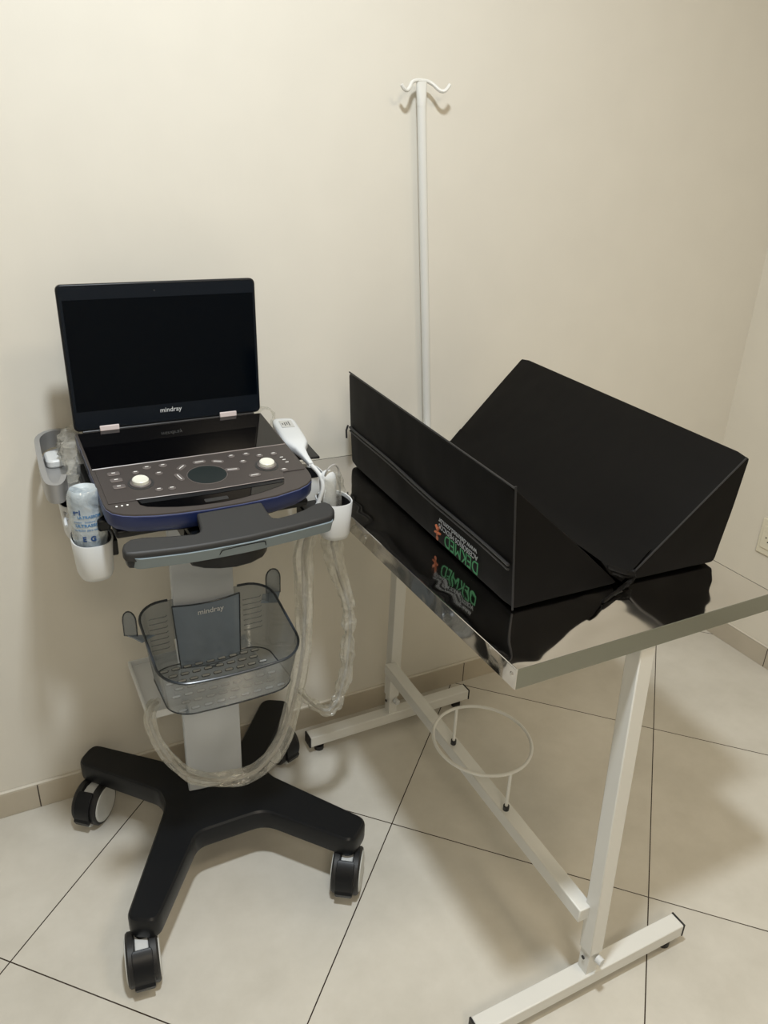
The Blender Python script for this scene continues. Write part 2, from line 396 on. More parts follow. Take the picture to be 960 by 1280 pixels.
# foot bars with caps and rubber feet
for (yc, x0, x1) in ((.706, .612, 1.113), (1.552, .632, 1.130)):
    fb = obj('foot_bar', BX((x0, yc - .017, .024), (x1, yc + .017, .055)), M['white_metal'], tb, bevel=.002)
    for xx, s in ((x0, -1), (x1, 1)):
        obj('end_cap', BX((min(xx, xx + s * .004), yc - .0175, .0235), (max(xx, xx + s * .004), yc + .0175, .0555)), M['black_soft'], fb, bevel=.001)
        bm = bmesh.new(); cyl(bm, (xx - s * .03, yc, 0), (xx - s * .03, yc, .012), .013, 16); cyl(bm, (xx - s * .03, yc, .012), (xx - s * .03, yc, .024), .006, 10)
        obj('rubber_foot', bm, M['black_soft'], fb)
# stretcher and bowl ring
bm = bmesh.new(); sq(bm, (.846, .715, .205), (.862, 1.538, .215), .031, .031); obj('stretcher', bm, M['white_metal'], tb, bevel=.002)
RC = V((.845, 1.082, .333)); RR = .112
P1, P2 = V((.849, 1.192, .23)), V((.843, .972, .23))
bm = bmesh.new(); tube(bm, [RC + V((RR * .93 * math.cos(a), RR * math.sin(a), 0)) for a in [2 * math.pi * i / 56 for i in range(56)]], .0036, seg=8, closed=True)
rg = obj('bowl_ring', bm, M['white_metal'], tb, label='thin white ring raised on two pegs')
for P in (P1, P2):
    obj('ring_post', CY(P, (P.x, P.y, .333), .0036, 10), M['white_metal'], rg)
    obj('grommet', CY((P.x, P.y, .231), (P.x, P.y, .242), .0066, 12), M['black_soft'], rg)

# ------------------------------------------------------------------ iv pole
iv = None
IT, IB = V((.9205, 1.627, 1.580)), V((1.003, 1.627, .66))
bm = bmesh.new(); n = 30
tube(bm, [IT.lerp(IB, i / n) for i in range(n + 1)], .0100, seg=16)
iv = obj('drip_pole', bm, M['white_metal'], tb, label='tall thin white drip pole with double hook top')
hk = [(.863, 1.612, 1.609), (.869, 1.612, 1.602), (.877, 1.614, 1.599), (.885, 1.617, 1.605), (.893, 1.622, 1.615), (.903, 1.625, 1.619), (.915, 1.626, 1.620), (.933, 1.626, 1.619), (.944, 1.622, 1.614), (.956, 1.615, 1.604), (.966, 1.612, 1.603), (.973, 1.611, 1.609), (.978, 1.611, 1.616)]
bm = TB(spline(hk, 5), .0038, seg=8); obj('hook', bm, M['white_metal'], iv)
bm = bmesh.new(); loft(bm, [[(cx_ + hx * math.copysign(abs(math.cos(a)) ** e_, math.cos(a)), 1.627 + hy * math.copysign(abs(math.sin(a)) ** e_, math.sin(a)), z) for a in [2 * math.pi * k / 24 for k in range(24)]]
    for cx_, hx, hy, z, e_ in ((.921, .0101, .0101, 1.572, 1), (.920, .0105, .0095, 1.585, .9), (.919, .0118, .006, 1.604, .7), (.918, .0125, .004, 1.621, .5))])
obj('flattened_tip', bm, M['white_metal'], iv)
bm = BX((.965, 1.586, .790), (1.012, 1.634, .812)); obj('clamp', bm, M['white_metal'], iv, bevel=.003)

# ------------------------------------------------------------------ V trough cushion
cu = thing('v_trough_cushion', 'large black fabric V shaped positioning cushion lying on the steel table', 'cushion', (.93, 1.18, ZT + .001))
Z0 = ZT + .003
def block(name, A, B, Vv, A2, B2, V2, seedv):
    """triangular bolster: lofted along y with rounded corners and soft bulge"""
    bm = bmesh.new(); rings = []; ns = 26
    for s in range(ns + 1):
        t = s / ns
        tri = [V(a).lerp(V(b), t) for a, b in ((A, A2), (B, B2), (Vv, V2))]
        c = (tri[0] + tri[1] + tri[2]) / 3
        k = 1.0
        ed = min(s, ns - s)
        if ed == 0: k = .975
        ring = []
        for i in range(3):
            p0, p1, p2 = tri[i - 1], tri[i], tri[(i + 1) % 3]
            r = .010 if i != 2 else .012
            a = p1 + (p0 - p1).normalized() * r; b = p1 + (p2 - p1).normalized() * r
            for q in range(4):
                u = q / 3; ring.append((1 - u) ** 2 * a + 2 * u * (1 - u) * p1 + u * u * b)
            m = 9
            b0 = b; a1 = p2 + (p1 - p2).normalized() * (.010 if (i + 1) % 3 != 2 else .012)
            e = (p2 - p1); nrm = V((e.z, 0, -e.x)).normalized()
            if nrm.dot((p1 + p2) / 2 - c) < 0: nrm = -nrm
            for q in range(1, m):
                u = q / m; pt = b0.lerp(a1, u)
                w = math.sin(math.pi * u) * min(1, ed / 2 + .4)
                bul = .002 if i != 2 else -.0008
                pt += nrm * (bul * w + .0040 * w * noise.noise(pt * 9 + V((seedv, 0, 0))))
                ring.append(pt)
        ring = [c + (p - c) * k for p in ring]
        for p in ring:
            if p.z < Z0: p.z = Z0
        rings.append([tuple(p) for p in ring])
    loft(bm, rings)
    return obj(name, bm, M['fabric'], cu, bevel=.003, seg=2, angle=50)
A, B, Vn = (.693, .852, Z0), (.682, .866, 1.038), (.917, .849, Z0)
A2, B2, V2 = (.728, 1.526, Z0), (.7265, 1.550, 1.041), (.950, 1.520, Z0)
D, E, Vr = (1.134, .838, Z0), (1.145, .824, 1.041), (.930, .848, Z0)
D2, E2, Vr2 = (1.178, 1.500, Z0), (1.190, 1.532, 1.043), (.963, 1.520, Z0)
LB = block('left_bolster', A, B, Vn, A2, B2, V2, 1)
RB = block('right_bolster', D, E, Vr, D2, E2, Vr2, 5)
# connecting valley fabric, with bunched knot at the near end
bm = bmesh.new(); rings = []
for s in range(21):
    t = s / 20; y = .850 + t * .665; xc = .9235 + .033 * t
    rings.append([(xc + dx, y, Z0 + dz + .002 * noise.noise(V((dx * 40, y * 12, 2)))) for dx, dz in ((-.055, .052), (-.03, .028), (-.01, .012), (0, .008), (.01, .012), (.03, .029), (.055, .054), (.03, .023), (0, .002), (-.03, .022))])
loft(bm, rings); obj('valley_cover', bm, M['fabric'], cu)
bm = bmesh.new()
tube(bm, spline([(.895, .860, .856), (.918, .842, .850), (.935, .838, .846), (.932, .836, .837), (.912, .833, .833), (.880, .822, .831), (.848, .812, .829)], 7), lambda t: .0075 - .004 * t, seg=12, fold=.004, flat=.6)
obj('gathered_hem', bm, M['fabric'], cu)
bm = TB(spline([(.942, .848, .848), (.930, .836, .838), (.905, .828, .832), (.885, .826, .829)], 7), lambda t: .006 - .003 * t, seg=12, fold=.003, flat=.5)
obj('gathered_hem', bm, M['fabric'], cu)
# zipper around the left bolster's outer face
def onface(s, z, off=.002):     # point on the outer left face; s metres from the near bottom corner
    u = s / .6754; v = (z - Z0) / (1.038 - Z0)
    p = V(A).lerp(V(A2), u).lerp(V(B).lerp(V(B2), u), v)
    return p + V((-off, 0, 0))
zp = [onface(.002 + .69 * i / 24, .908 + .011 * i / 24 + 0.0015 * math.sin(i * .5), .0052) for i in range(24)]
bm = bmesh.new(); tube(bm, zp, .0028, seg=6); 
tube(bm, [p + V((.0005, 0, -.008)) for p in zp], .0022, seg=6); obj('zipper', bm, M['black_soft'], LB)
bm = bmesh.new(); e = zp[-1]; tube(bm, [e + V((-.004, .002, .004)), e + V((-.007, .004, -.008)), e + V((-.006, .004, -.026))], .0022, seg=8); obj('zipper_pull', bm, M['black_soft'], LB)
# piping seams
for pts in ([A, B], [B, B2]):
    a, b = V(pts[0]), V(pts[1]); c = V((-.0003, .003, -.003))
    bm = TB([a.lerp(b, i / 14) + V((.003, -.0005, -.004 if pts[1] is B2 else 0)) for i in range(15)], .0018, seg=6); obj('piping', bm, M['black_soft'], LB)
bm = TB([V(E).lerp(V(Vr), .03 + .9 * i / 14) + V((0, .002, .0)) for i in range(15)], .0018, seg=6); obj('piping', bm, M['black_soft'], RB)
# upside-down printing on the outer face
def FT(s, z, off=.0062):
    o = onface(s, z, off); return frame(o, (.0519, .9987, 0), (0, -.03, -1))
lg = obj('printed_logo', text_bm('DEKMED', .0330, FT(.090, .8655), .0002, 'LEFT', .93), M['green'], LB, label='green upside-down wordmark')
obj('lettering', text_bm('ACESSÓRIOS MÉDICOS', .0135, FT(.094, .8770), .0002, 'LEFT', 1.0), M['grey_print'], LB)
obj('lettering', text_bm('www.dekmed.com.br', .0150, FT(.097, .8885), .0002, 'LEFT', 1.04), M['grey_print'], LB)
bm = bmesh.new(); F = FT(.238, .857)
cyl(bm, F @ V((0, .012, 0)), F @ V((0, .012, .0004)), .0045, 14)
for a, b in (((-.010, 0), (.010, .003)), ((0, -.004), (-.007, -.013)), ((0, -.004), (.008, -.011)), ((0, .006), (0, -.006))):
    tube(bm, [F @ V((*a, 0)), F @ V((*b, 0))], .0022, seg=6)
obj('printed_emblem', bm, M['orange'], LB, label='small orange emblem')

# ------------------------------------------------------------------ ultrasound cart
ct = thing('ultrasound_cart', 'wheeled medical cart with black cross base, white column and smoked basket', 'cart', (.334, 1.36, 0))
# base
def roundpoly(P, n=7):
    res = []
    for k in range(len(P)):
        a, b, c = V(P[k - 1][:2]), V(P[k][:2]), V(P[(k + 1) % len(P)][:2]); r = P[k][2]
        r = min(r, .48 * (a - b).length, .48 * (c - b).length)
        p, q = b + (a - b).normalized() * r, b + (c - b).normalized() * r
        for m_ in range(n):
            u = m_ / (n - 1); w_ = (1 - u) ** 2 * p + 2 * u * (1 - u) * b + u * u * q; res.append((w_.x, w_.y))
    return res
out = roundpoly([(.258, 1.262, .02), (.408, 1.262, .03), (.546, 1.096, .026), (.606, 1.142, .026), (.458, 1.362, .02), (.456, 1.405, .02), (.598, 1.596, .026), (.533, 1.634, .026),
       (.415, 1.482, .02), (.275, 1.482, .02), (.104, 1.640, .026), (.058, 1.588, .026), (.212, 1.415, .02), (.213, 1.365, .02), (.080, 1.116, .024), (.134, 1.084, .024)])
bm = bmesh.new(); cx, cy = .335, 1.37
onr = []
for i_ in range(len(out)):
    p0, p1 = V(out[i_ - 1]), V(out[(i_ + 1) % len(out)]); d_ = (p1 - p0).normalized(); onr.append((-d_.y, d_.x))
def ring(k, z): return [(x + nx_ * k * .014, y + ny_ * k * .014, z) for (x, y), (nx_, ny_) in zip(out, onr)]
loft(bm, [ring(.35, .098), ring(.1, .102), ring(0, .110), ring(0, .141), ring(.12, .146), ring(.40, .150)])
obj('base', bm, M['black_plastic'], ct, label='black four armed cross base', angle=25)
# castors
def castor(px, py, ang, sx, sy):
    Rm = Matrix.Translation((px, py, 0)) @ Matrix.Rotation(ang, 4, 'Z')     # local x = axle
    T = lambda q: Rm @ V(q)
    bm = bmesh.new(); rings = []
    for y, z0, z1 in ((-.044, .012, .056), (-.036, .008, .078), (-.022, .006, .092), (.0, .012, .094), (.02, .03, .090), (.032, .04, .07)):
        rings.append([tuple(T((x, y, z))) for x, z in ((-.0125, z0), (.0125, z0), (.0125, z1), (-.0125, z1))])
    loft(bm, rings)
    c = obj('castor', bm, M['white_plastic'], ct, bevel=.002)
    for s in (-1, 1):
        bm = bmesh.new(); prof = [(.0135, .036), (.0135, .046), (.0155, .050), (.026, .050), (.0295, .047), (.0300, .042)]
        rings = [[tuple(T((s * a, r * math.cos(2 * math.pi * k / 48), .050 + r * math.sin(2 * math.pi * k / 48)))) for k in range(48)] for a, r in prof]
        loft(bm, rings); w = obj('wheel', bm, M['black_soft'], c)
        bm = bmesh.new(); rings = [[tuple(T((s * a, r * math.cos(2 * math.pi * k / 48), .050 + r * math.sin(2 * math.pi * k / 48)))) for k in range(48)] for a, r in ((.029, .0425), (.0315, .0415), (.0325, .038), (.0325, .034), (.0318, .030), (.0318, .012))]
        loft(bm, rings); obj('hub_cap', bm, M['hub'], c)
    bm = bmesh.new(); rings = []; nk = 16
    for k in range(nk):
        a = math.radians(114 + 90 * k / (nk - 1)); r0 = .0505; r1 = .0555 + (.0035 if k >= nk - 3 else 0) + (.0006 if k % 2 else 0); w = .0190 if 0 < k < nk - 1 else .0165
        rings.append([tuple(T((x, r * math.cos(a), .050 + r * math.sin(a)))) for x, r in ((-w, r0), (w, r0), (w, r1), (-w, r1))])
    loft(bm, rings); obj('brake_pedal', bm, M['black_plastic'], c, bevel=.0012)
    bm = bmesh.new(); rings = []
    for q in (205, 210):
        a = math.radians(q); rings.append([tuple(T((x, r * math.cos(a), .050 + r * math.sin(a)))) for x, r in ((-.010, .050), (.010, .050), (.010, .0565), (-.010, .0565))])
    loft(bm, rings); obj('pedal_mark', bm, M['white_plastic'], c)
    bm = bmesh.new(); cyl(bm, (sx, sy, .080), (sx, sy, .104), .0165, 20); cyl(bm, (sx, sy, .089), (sx, sy, .093), .019, 20); obj('swivel', bm, M['black_soft'], c)
castor(.103, 1.101, math.radians(-8), .113, 1.122)
castor(.546, 1.118, math.radians(-34), .560, 1.145)
castor(.082, 1.553, math.radians(-40), .100, 1.590)
castor(.552, 1.560, math.radians(20), .548, 1.590)
# column
CX0, CX1 = .2725, .3985
bm = bmesh.new(); pts = [(CX0 + .03, 1.462), (CX0 + .006, 1.425), (CX0, 1.384)] + [(CX0 + (CX1 - CX0) * i / 10, 1.384 - .007 * math.sin(math.pi * i / 10)) for i in range(1, 10)] + [(CX1, 1.384), (CX1 - .006, 1.425), (CX1 - .03, 1.462)]
prism(bm, pts, .150, .87); obj('column', bm, M['column'], ct, bevel=.003)
# rear shelf
sh = bmesh.new(); box(sh, (.200, 1.362, .398), (.470, 1.56, .402))
box(sh, (.198, 1.360, .396), (.470, 1.365, .414)); box(sh, (.196, 1.362, .396), (.201, 1.560, .414)); box(sh, (.467, 1.362, .396), (.472, 1.560, .414)); box(sh, (.2, 1.556, .396), (.47, 1.56, .414))
for v in sh.verts:
    if v.co.y < 1.37 : pass
shelf = obj('rear_shelf', sh, M['white_plastic'], ct, bevel=.001, label='white tray shelf behind the basket')
# fix: shelf cutout is hidden inside the column
# basket
def zr(y): return .613 + .042 * (y - 1.16) / .225
def bring(x0, x1, y0, y1, r, bow, zf):
    o = rrect(x0, x1, y0, y1, r, 8); res = []
    # densify straight runs
    dense = []
    for i in range(len(o)):
        a, b = V(o[i]), V(o[(i + 1) % len(o)]); L = (b - a).length; k = max(1, int(L / .012)); k = 12 if L > .05 else 1
        for q in range(k): dense.append(a.lerp(b, q / k))
    for p in dense:
        y = p.y - (bow * (1 - ((p.x - (x0 + x1) / 2) / ((x1 - x0) / 2)) ** 2) if p.y < (y0 + y1) / 2 else 0)
        res.append(V((p.x, y, zf(y))))
    return res
rim = bring(.198, .470, 1.166, 1.386, .050, .012, zr)
bot = bring(.214, .458, 1.186, 1.378, .045, .008, lambda y: .527 - .024 * (y - 1.18) / .2)
bm = bmesh.new(); R = []
for k in range(6):
    t = k / 5; R.append([bm.verts.new(a.lerp(b, t)) for a, b in zip(bot, rim)])
n = len(rim)
for a, b in zip(R, R[1:]):
    for k in range(n):
        q = (a[k], a[(k + 1) % n], b[(k + 1) % n], b[k]); c = sum((v.co for v in q), V()) / 4
        if c.y > 1.36 and .274 < c.x < .398: continue
        bm.faces.new(q)
bk = obj('basket', bm, M['basket'], ct, label='smoked translucent storage basket', angle=60)
bm = bmesh.new(); seg = [p for p in rim]
# rim bead (open at the column)
idx = [i for i, p in enumerate(rim) if not (p.y > 1.36 and .276 < p.x < .396)]
st = max(i for i in range(n) if i not in idx) + 1
run = [rim[(st + i) % n] for i in range(len(idx))]
tube(bm, run, .0026, seg=8); obj('basket_rim', bm, M['basket_edge'], bk)
bm = TB(bot, .0014, seg=6, closed=True); obj('basket_bottom_edge', bm, M['basket_edge'], bk)
bm = bmesh.new(); bm.faces.new([bm.verts.new(p) for p in bot])
for f in bm.faces: f.material_index = 0
for r in range(7):
    y = 1.200 + r * .0265; zf = .527 - .024 * (y - 1.18) / .2
    for c in range(9):
        x = .238 + c * .0240 + (.012 if r % 2 else 0)
        if x > .440: continue
        prism(bm, rrect(x - .0088, x + .0088, y - .0045, y + .0045, .0043, 3), zf + .0002, zf + .0014, None, 1)
        prism(bm, rrect(x - .0076, x + .0076, y - .0033, y + .0026, .0027, 3), zf + .0013, zf + .0020, None, 2)
obj('basket_floor', bm, [M['basket'], M['basket_edge'], M['slot']], bk)
# grooves on the rear wall
bm = bmesh.new()
for sx in (0, 1):
    bm = bmesh.new()
    for k in range(7):
        z = .548 + k * .012; x0, x1 = ((.415, .452) if sx else (.222, .255)); y = 1.3785 - .001 + (z - .527) * .06
        tube(bm, [(x0, y, z), (x1, y, z), (x1 + .003, y, z + .003)], .0009, seg=5)
    obj('basket_ribs', bm, M['basket'], bk)
# back plate in front of column
def plate_ring(z, x0, x1, dy):
    o = []
    for i in range(13): o.append((x0 + (x1 - x0) * i / 12, 1.380 - .011 * math.sin(math.pi * i / 12) + dy, z))
    for i in range(13): o.append((x1 - (x1 - x0) * i / 12, 1.3835 - .011 * math.sin(math.pi * (1 - i / 12)) + dy, z))
    return o
bm = bmesh.new(); loft(bm, [plate_ring(.497, .275, .402, -.009), plate_ring(.57, .271, .404, -.008), plate_ring(.646, .267, .406, -.0075)])
pl_ = obj('basket_plate', bm, M['basket_front'], ct, angle=60, label='grey blue translucent plate with maker name')
def edge(z, x0, x1, dy): return [V((x0 + (x1 - x0) * i / 12, 1.380 - .011 * math.sin(math.pi * i / 12) + dy, z)) for i in range(13)]
bm = bmesh.new(); et = edge(.646, .267, .406, -.008); eb = edge(.497, .275, .402, -.0095)
tube(bm, et, .0015, seg=6); tube(bm, eb, .0011, seg=6); tube(bm, [et[0], eb[0]], .0011, seg=6); tube(bm, [et[-1], eb[-1]], .0013, seg=6)
tube(bm, [(.325, 1.365, .497), (.333, 1.360, .490), (.345, 1.360, .490), (.352, 1.365, .497)], .003, seg=6)
obj('plate_edge', bm, M['basket_edge'], pl_)
obj('maker_name', text_bm('mindray', .0165, frame((.341, 1.3590, .6225), (1, 0, 0), (0, .03, 1)), .0003, bold=.0001), M['silver_mark'], pl_)
# ears
def ear(o, ex, h, w):
    bm = bmesh.new(); F = frame(o, ex, (0, .0, 1))
    pts = [(0, 0), (w, 0), (w, h * .62)] + [(w * .5 + w * .5 * math.cos(a), h * .62 + h * .38 * math.sin(a)) for a in [math.pi * k / 8 for k in range(1, 8)]] + [(0, h * .62)]
    prism(bm, pts, -.001, .001, F); e = obj('basket_hook', bm, M['basket'], bk)
    bm = TB([F @ V((*p, 0)) for p in pts], .0016, seg=6, closed=True); obj('hook_edge', bm, M['basket_edge'], e)
    return F
ear((.174, 1.388, .594), (.85, -.5, 0), .056, .026)
bm = PR([(.188, 1.372), (.200, 1.350), (.228, 1.366), (.176, 1.388)], .592, .595); obj('hook_arm', bm, M['basket_front'], bk, bevel=.0008)
ear((.500, 1.388, .618), (-1, .12, 0), .058, .030)
bm = PR([(.448, 1.362), (.480, 1.350), (.500, 1.388), (.462, 1.392)], .616, .619); obj('hook_arm', bm, M['basket_front'], bk, bevel=.0008)

# ---- console placement frame (also the cart's tray)
YAW = .0142; TC = .1437; TL = 1.5194; HO = V((.3194, 1.4784, .9903))
ex = V((math.cos(YAW), math.sin(YAW), 0))
def ey(t): return V((-math.sin(YAW) * math.cos(t), math.cos(YAW) * math.cos(t), math.sin(t)))
FC = frame(HO, ex, ey(TC)); FL = frame(HO, ex, ey(TL))
# tray under console
bm = BX((-.168, -.285, -.054), (.168, .01, -.0395), FC); tray = obj('tray', bm, M['black_plastic'], ct, bevel=.004)
bm = bmesh.new(); box(bm, (.25, 1.36, .855), (.42, 1.49, .935)); obj('tray_support', bm, M['black_plastic'], ct, bevel=.01)
for s in (-1, 1):
    bm = BX((min(s * .166, s * .187), -.235, -.068), (max(s * .166, s * .187), -.03, -.046), FC); obj('side_rail', bm, M['black_plastic'], ct, bevel=.004)
# front handle: bar + centre plate
def hzf(x, y): return .942 - .37 * (1.158 - y)
hout = [(.277, 1.158), (.274, 1.125), (.270, 1.1185), (.262, 1.1165), (.225, 1.121), (.1843, 1.1275), (.166, 1.1275), (.154, 1.121), (.149, 1.110), (.152, 1.100), (.164, 1.097),
        (.200, 1.0935), (.239, 1.0905), (.280, 1.0895), (.316, 1.0895), (.346, 1.0900), (.376, 1.0920), (.420, 1.0950), (.460, 1.0985), (.490, 1.1020), (.500, 1.1090), (.503, 1.1180), (.5015, 1.1310), (.492, 1.1385), (.478, 1.1375), (.449, 1.1275), (.425, 1.1220), (.402, 1.1200), (.394, 1.1225), (.391, 1.1300), (.388, 1.1600)]
hout = hout[::-1]
bm = bmesh.new()
lo = [bm.verts.new((x, y, hzf(x, y) - .016)) for x, y in hout]; hi = [bm.verts.new((x, y, hzf(x, y))) for x, y in hout]
bm.faces.new(lo[::-1]); bm.faces.new(hi)
for k in range(len(hout)): bm.faces.new((lo[k], lo[(k + 1) % len(hout)], hi[(k + 1) % len(hout)], hi[k]))
hd = obj('handle', bm, M['charcoal'], ct, bevel=.004, seg=3, label='charcoal push handle across the front')
bpts = [(.492, 1.120), (.4945, 1.1070), (.487, 1.1010), (.460, 1.0985), (.420, 1.0950), (.376, 1.0920), (.346, 1.0900), (.316, 1.0895), (.280, 1.0895), (.239, 1.0905), (.200, 1.0935), (.172, 1.0960), (.163, 1.103), (.162, 1.116)]
f1 = spline([(x, y - .0030, hzf(x, y) - .0085) for x, y in bpts], 4); f2 = spline([(x, y + .006, hzf(x, y) - .030) for x, y in bpts], 4)
i1 = [V((p.x, p.y + .010, p.z)) for p in f1]; i2 = [V((p.x, p.y + .006, p.z)) for p in f2]
bm = bmesh.new(); R = [[bm.verts.new(q) for q in (a, b, c, d)] for a, b, c, d in zip(f1, f2, i2, i1)]
for a, b in zip(R, R[1:]):
    for k in range(4): bm.faces.new((a[k], a[(k + 1) % 4], b[(k + 1) % 4], b[k]))
bm.faces.new(R[0]); bm.faces.new(R[-1][::-1])
obj('handle_band', bm, M['teal_grey'], hd, bevel=.001, label='grey blue front band')
bm = bmesh.new()
hu = [(x, y) for x, y in hout if y < 1.15]
lo = [bm.verts.new((.325 + (x - .325) * .97, y + .010, hzf(x, y) - .031)) for x, y in hu]; hi = [bm.verts.new((.325 + (x - .325) * .985, y + .002, hzf(x, y) - .015)) for x, y in hu]
bm.faces.new(lo[::-1]); bm.faces.new(hi)
for k in range(len(hu)): bm.faces.new((lo[k], lo[(k + 1) % len(hu)], hi[(k + 1) % len(hu)], hi[k]))
obj('handle_underside', bm, M['black_plastic'], hd, bevel=.002)
bm = TB(spline([(.294, 1.0960, .889), (.296, 1.0895, .899), (.304, 1.0865, .904), (.362, 1.0885, .905), (.370, 1.0915, .900), (.372, 1.0975, .891)], 4), .0008, seg=5); obj('release_latch', bm, M['black_plastic'], hd)
bm = BX((.268, 1.118, .886), (.392, 1.40, .902)); obj('handle_arm', bm, M['black_plastic'], hd, bevel=.004)
# underside mount
pts = [(.255, 1.170), (.256, 1.150), (.275, 1.132), (.300, 1.120), (.330, 1.114), (.360, 1.118), (.387, 1.132), (.402, 1.152), (.404, 1.40), (.268, 1.40), (.268, 1.22)]
bm = PR(pts, .848, .888, None, .10); obj('height_mount', bm, M['black_plastic'], ct, bevel=.004)
# cups
def cup(cx, cy, top, h, hx, hy, name='cup_holder'):
    n = 36; bm = bmesh.new()
    def sr(k, z, g=0): 
        o = []
        for i in range(n):
            a = 2 * math.pi * i / n; c, s = math.cos(a), math.sin(a); e = .8
            o.append((cx + (hx * k - g) * math.copysign(abs(c) ** e, c), cy + (hy * k - g) * math.copysign(abs(s) ** e, s), z))
        return o
    loft(bm, [sr(.60, top - h), sr(.78, top - h + .003), sr(.88, top - h + .012), sr(1, top), sr(1, top + .0012, .0006), sr(1, top + .0006, .0026), sr(1, top - .006, .0032)], True, False)
    c = obj(name, bm, M['white_plastic'], ct, angle=60, label='white plastic cup clipped beside the console')
    bm = bmesh.new(); loft(bm, [sr(1, top - .004, .0030), sr(.9, top - h + .014, .003), sr(.8, top - h + .006, .003)], False, True)
    obj('liner', bm, M['black_soft'], c, angle=60, label='black inner liner')
    return c
cup(.1265, 1.285, .870, .072, .034, .046)
cup(.124, 1.452, .870, .072, .031, .040)
cup(.5700, 1.270, .872, .078, .033, .040)
cup(.5735, 1.420, .872, .072, .033, .042)
for (x0, x1, y0, y1) in ((.150, .165, 1.26, 1.31), (.152, .166, 1.42, 1.47), (.500, .545, 1.25, 1.29), (.505, .548, 1.40, 1.44)):
    obj('cup_bracket', BX((x0, y0, .838), (x1, y1, .868)), M['black_plastic'], ct, bevel=.003)
obj('clip', TB([(.094, 1.345, .868), (.094, 1.365, .874), (.098, 1.372, .868)], .003, seg=8), M['white_plastic'], ct)
obj('clip', TB([(.095, 1.375, .868), (.095, 1.392, .874), (.1, 1.398, .868)], .003, seg=8), M['white_plastic'], ct)
# probe holders (C shaped)
def cholder(pth, z0, z1, m=M['grey_holder']):
    p = spline([(x, y, 0) for x, y in pth], 6); bm = bmesh.new(); rings = []
    for i, q in enumerate(p):
        t = (p[min(i + 1, len(p) - 1)] - p[max(i - 1, 0)]).normalized(); nn = V((-t.y, t.x, 0)) * .004
        rings.append([tuple(V((q.x, q.y, z0)) + nn), tuple(V((q.x, q.y, z1)) + nn * 1.2), tuple(V((q.x, q.y, z1)) - nn * 1.2), tuple(V((q.x, q.y, z0)) - nn)])
    loft(bm, rings); return obj('probe_holder', bm, m, ct, bevel=.002, label='open silver grey probe holder beside the console')
cholder([(.165, 1.560), (.152, 1.595), (.128, 1.628), (.100, 1.622), (.082, 1.590), (.0775, 1.54), (.0745, 1.46), (.0735, 1.380), (.0775, 1.345), (.090, 1.338), (.099, 1.356), (.104, 1.378)], .917, .952)
obj('holder_shelf', PR([(.080, 1.385), (.155, 1.385), (.160, 1.580), (.125, 1.618), (.095, 1.60), (.080, 1.56)], .914, .918), M['grey_holder'], ct)
bm = PR(rrect(.086, .118, 1.50, 1.56, .012), .918, .934); obj('holder_pad', bm, M['white_plastic'], ct, bevel=.004)
obj('holder_arm', BX((.125, 1.40, .885), (.158, 1.55, .915)), M['black_plastic'], ct, bevel=.004)
bm = PR([(.510, 1.36), (.575, 1.35), (.588, 1.50), (.515, 1.53)], .925, .930); obj('probe_shelf', bm, M['black_plastic'], ct, bevel=.002)
obj('holder_arm', BX((.480, 1.38, .885), (.545, 1.50, .926)), M['black_plastic'], ct, bevel=.004)

# ------------------------------------------------------------------ portable ultrasound
us = thing('portable_ultrasound', 'open laptop style ultrasound scanner with blue sides and dark screen on cart', 'ultrasound machine', (HO.x, HO.y - .15, .905))
cut = [(-.1795, -.002)] + [(-.1795, -.255), (-.178, -.271), (-.171, -.286), (-.157, -.297), (-.140, -.304), (-.108, -.312), (-.076, -.3165), (-.026, -.3195), (.035, -.3195), (.095, -.315), (.140, -.304), (.160, -.294), (.173, -.282), (.178, -.268), (.1795, -.252), (.1795, -.002)]
bm = bmesh.new()
def cr(k, z, dz=0): return [FC @ V((x * (1 - k), -.16 + (y + .16) * (1 - k), z)) for x, y in cut]
loft(bm, [[tuple(p) for p in cr(k, z)] for k, z in ((.035, -.036), (.010, -.030), (0, -.022), (0, -.004))])
obj('body', bm, M['blue'], us, bevel=.0015, label='blue lower housing')
bm = bmesh.new(); loft(bm, [[tuple(p) for p in cr(k, z)] for k, z in ((.06, -.040), (.04, -.034))]); obj('base_foot', bm, M['black_plastic'], us)
bm = bmesh.new(); loft(bm, [[tuple(p) for p in cr(k, z)] for k, z in ((0, -.004), (.001, -.0025))]); obj('accent_line', bm, M['blue_line'], us)
bm = bmesh.new(); loft(bm, [[tuple(p) for p in cr(k, z)] for k, z in ((.001, -.0025), (.006, 0))]); obj('top_cover', bm, M['panel'], us, label='taupe top cover')
# vents on the left side
bm = bmesh.new()
for k in range(7): box(bm, (-.1803, -.055 - k * .012, -.018), (-.1793, -.048 - k * .012, -.009), FC)
obj('side_vents', bm, M['ink'], us)
# touch screen
bm = PR(rrect(-.1755, .1755, -.1445, -.006, .002, 2), 0, .0012, FC); obj('touch_screen', bm, M['gloss_black'], us, label='glossy black touch panel')
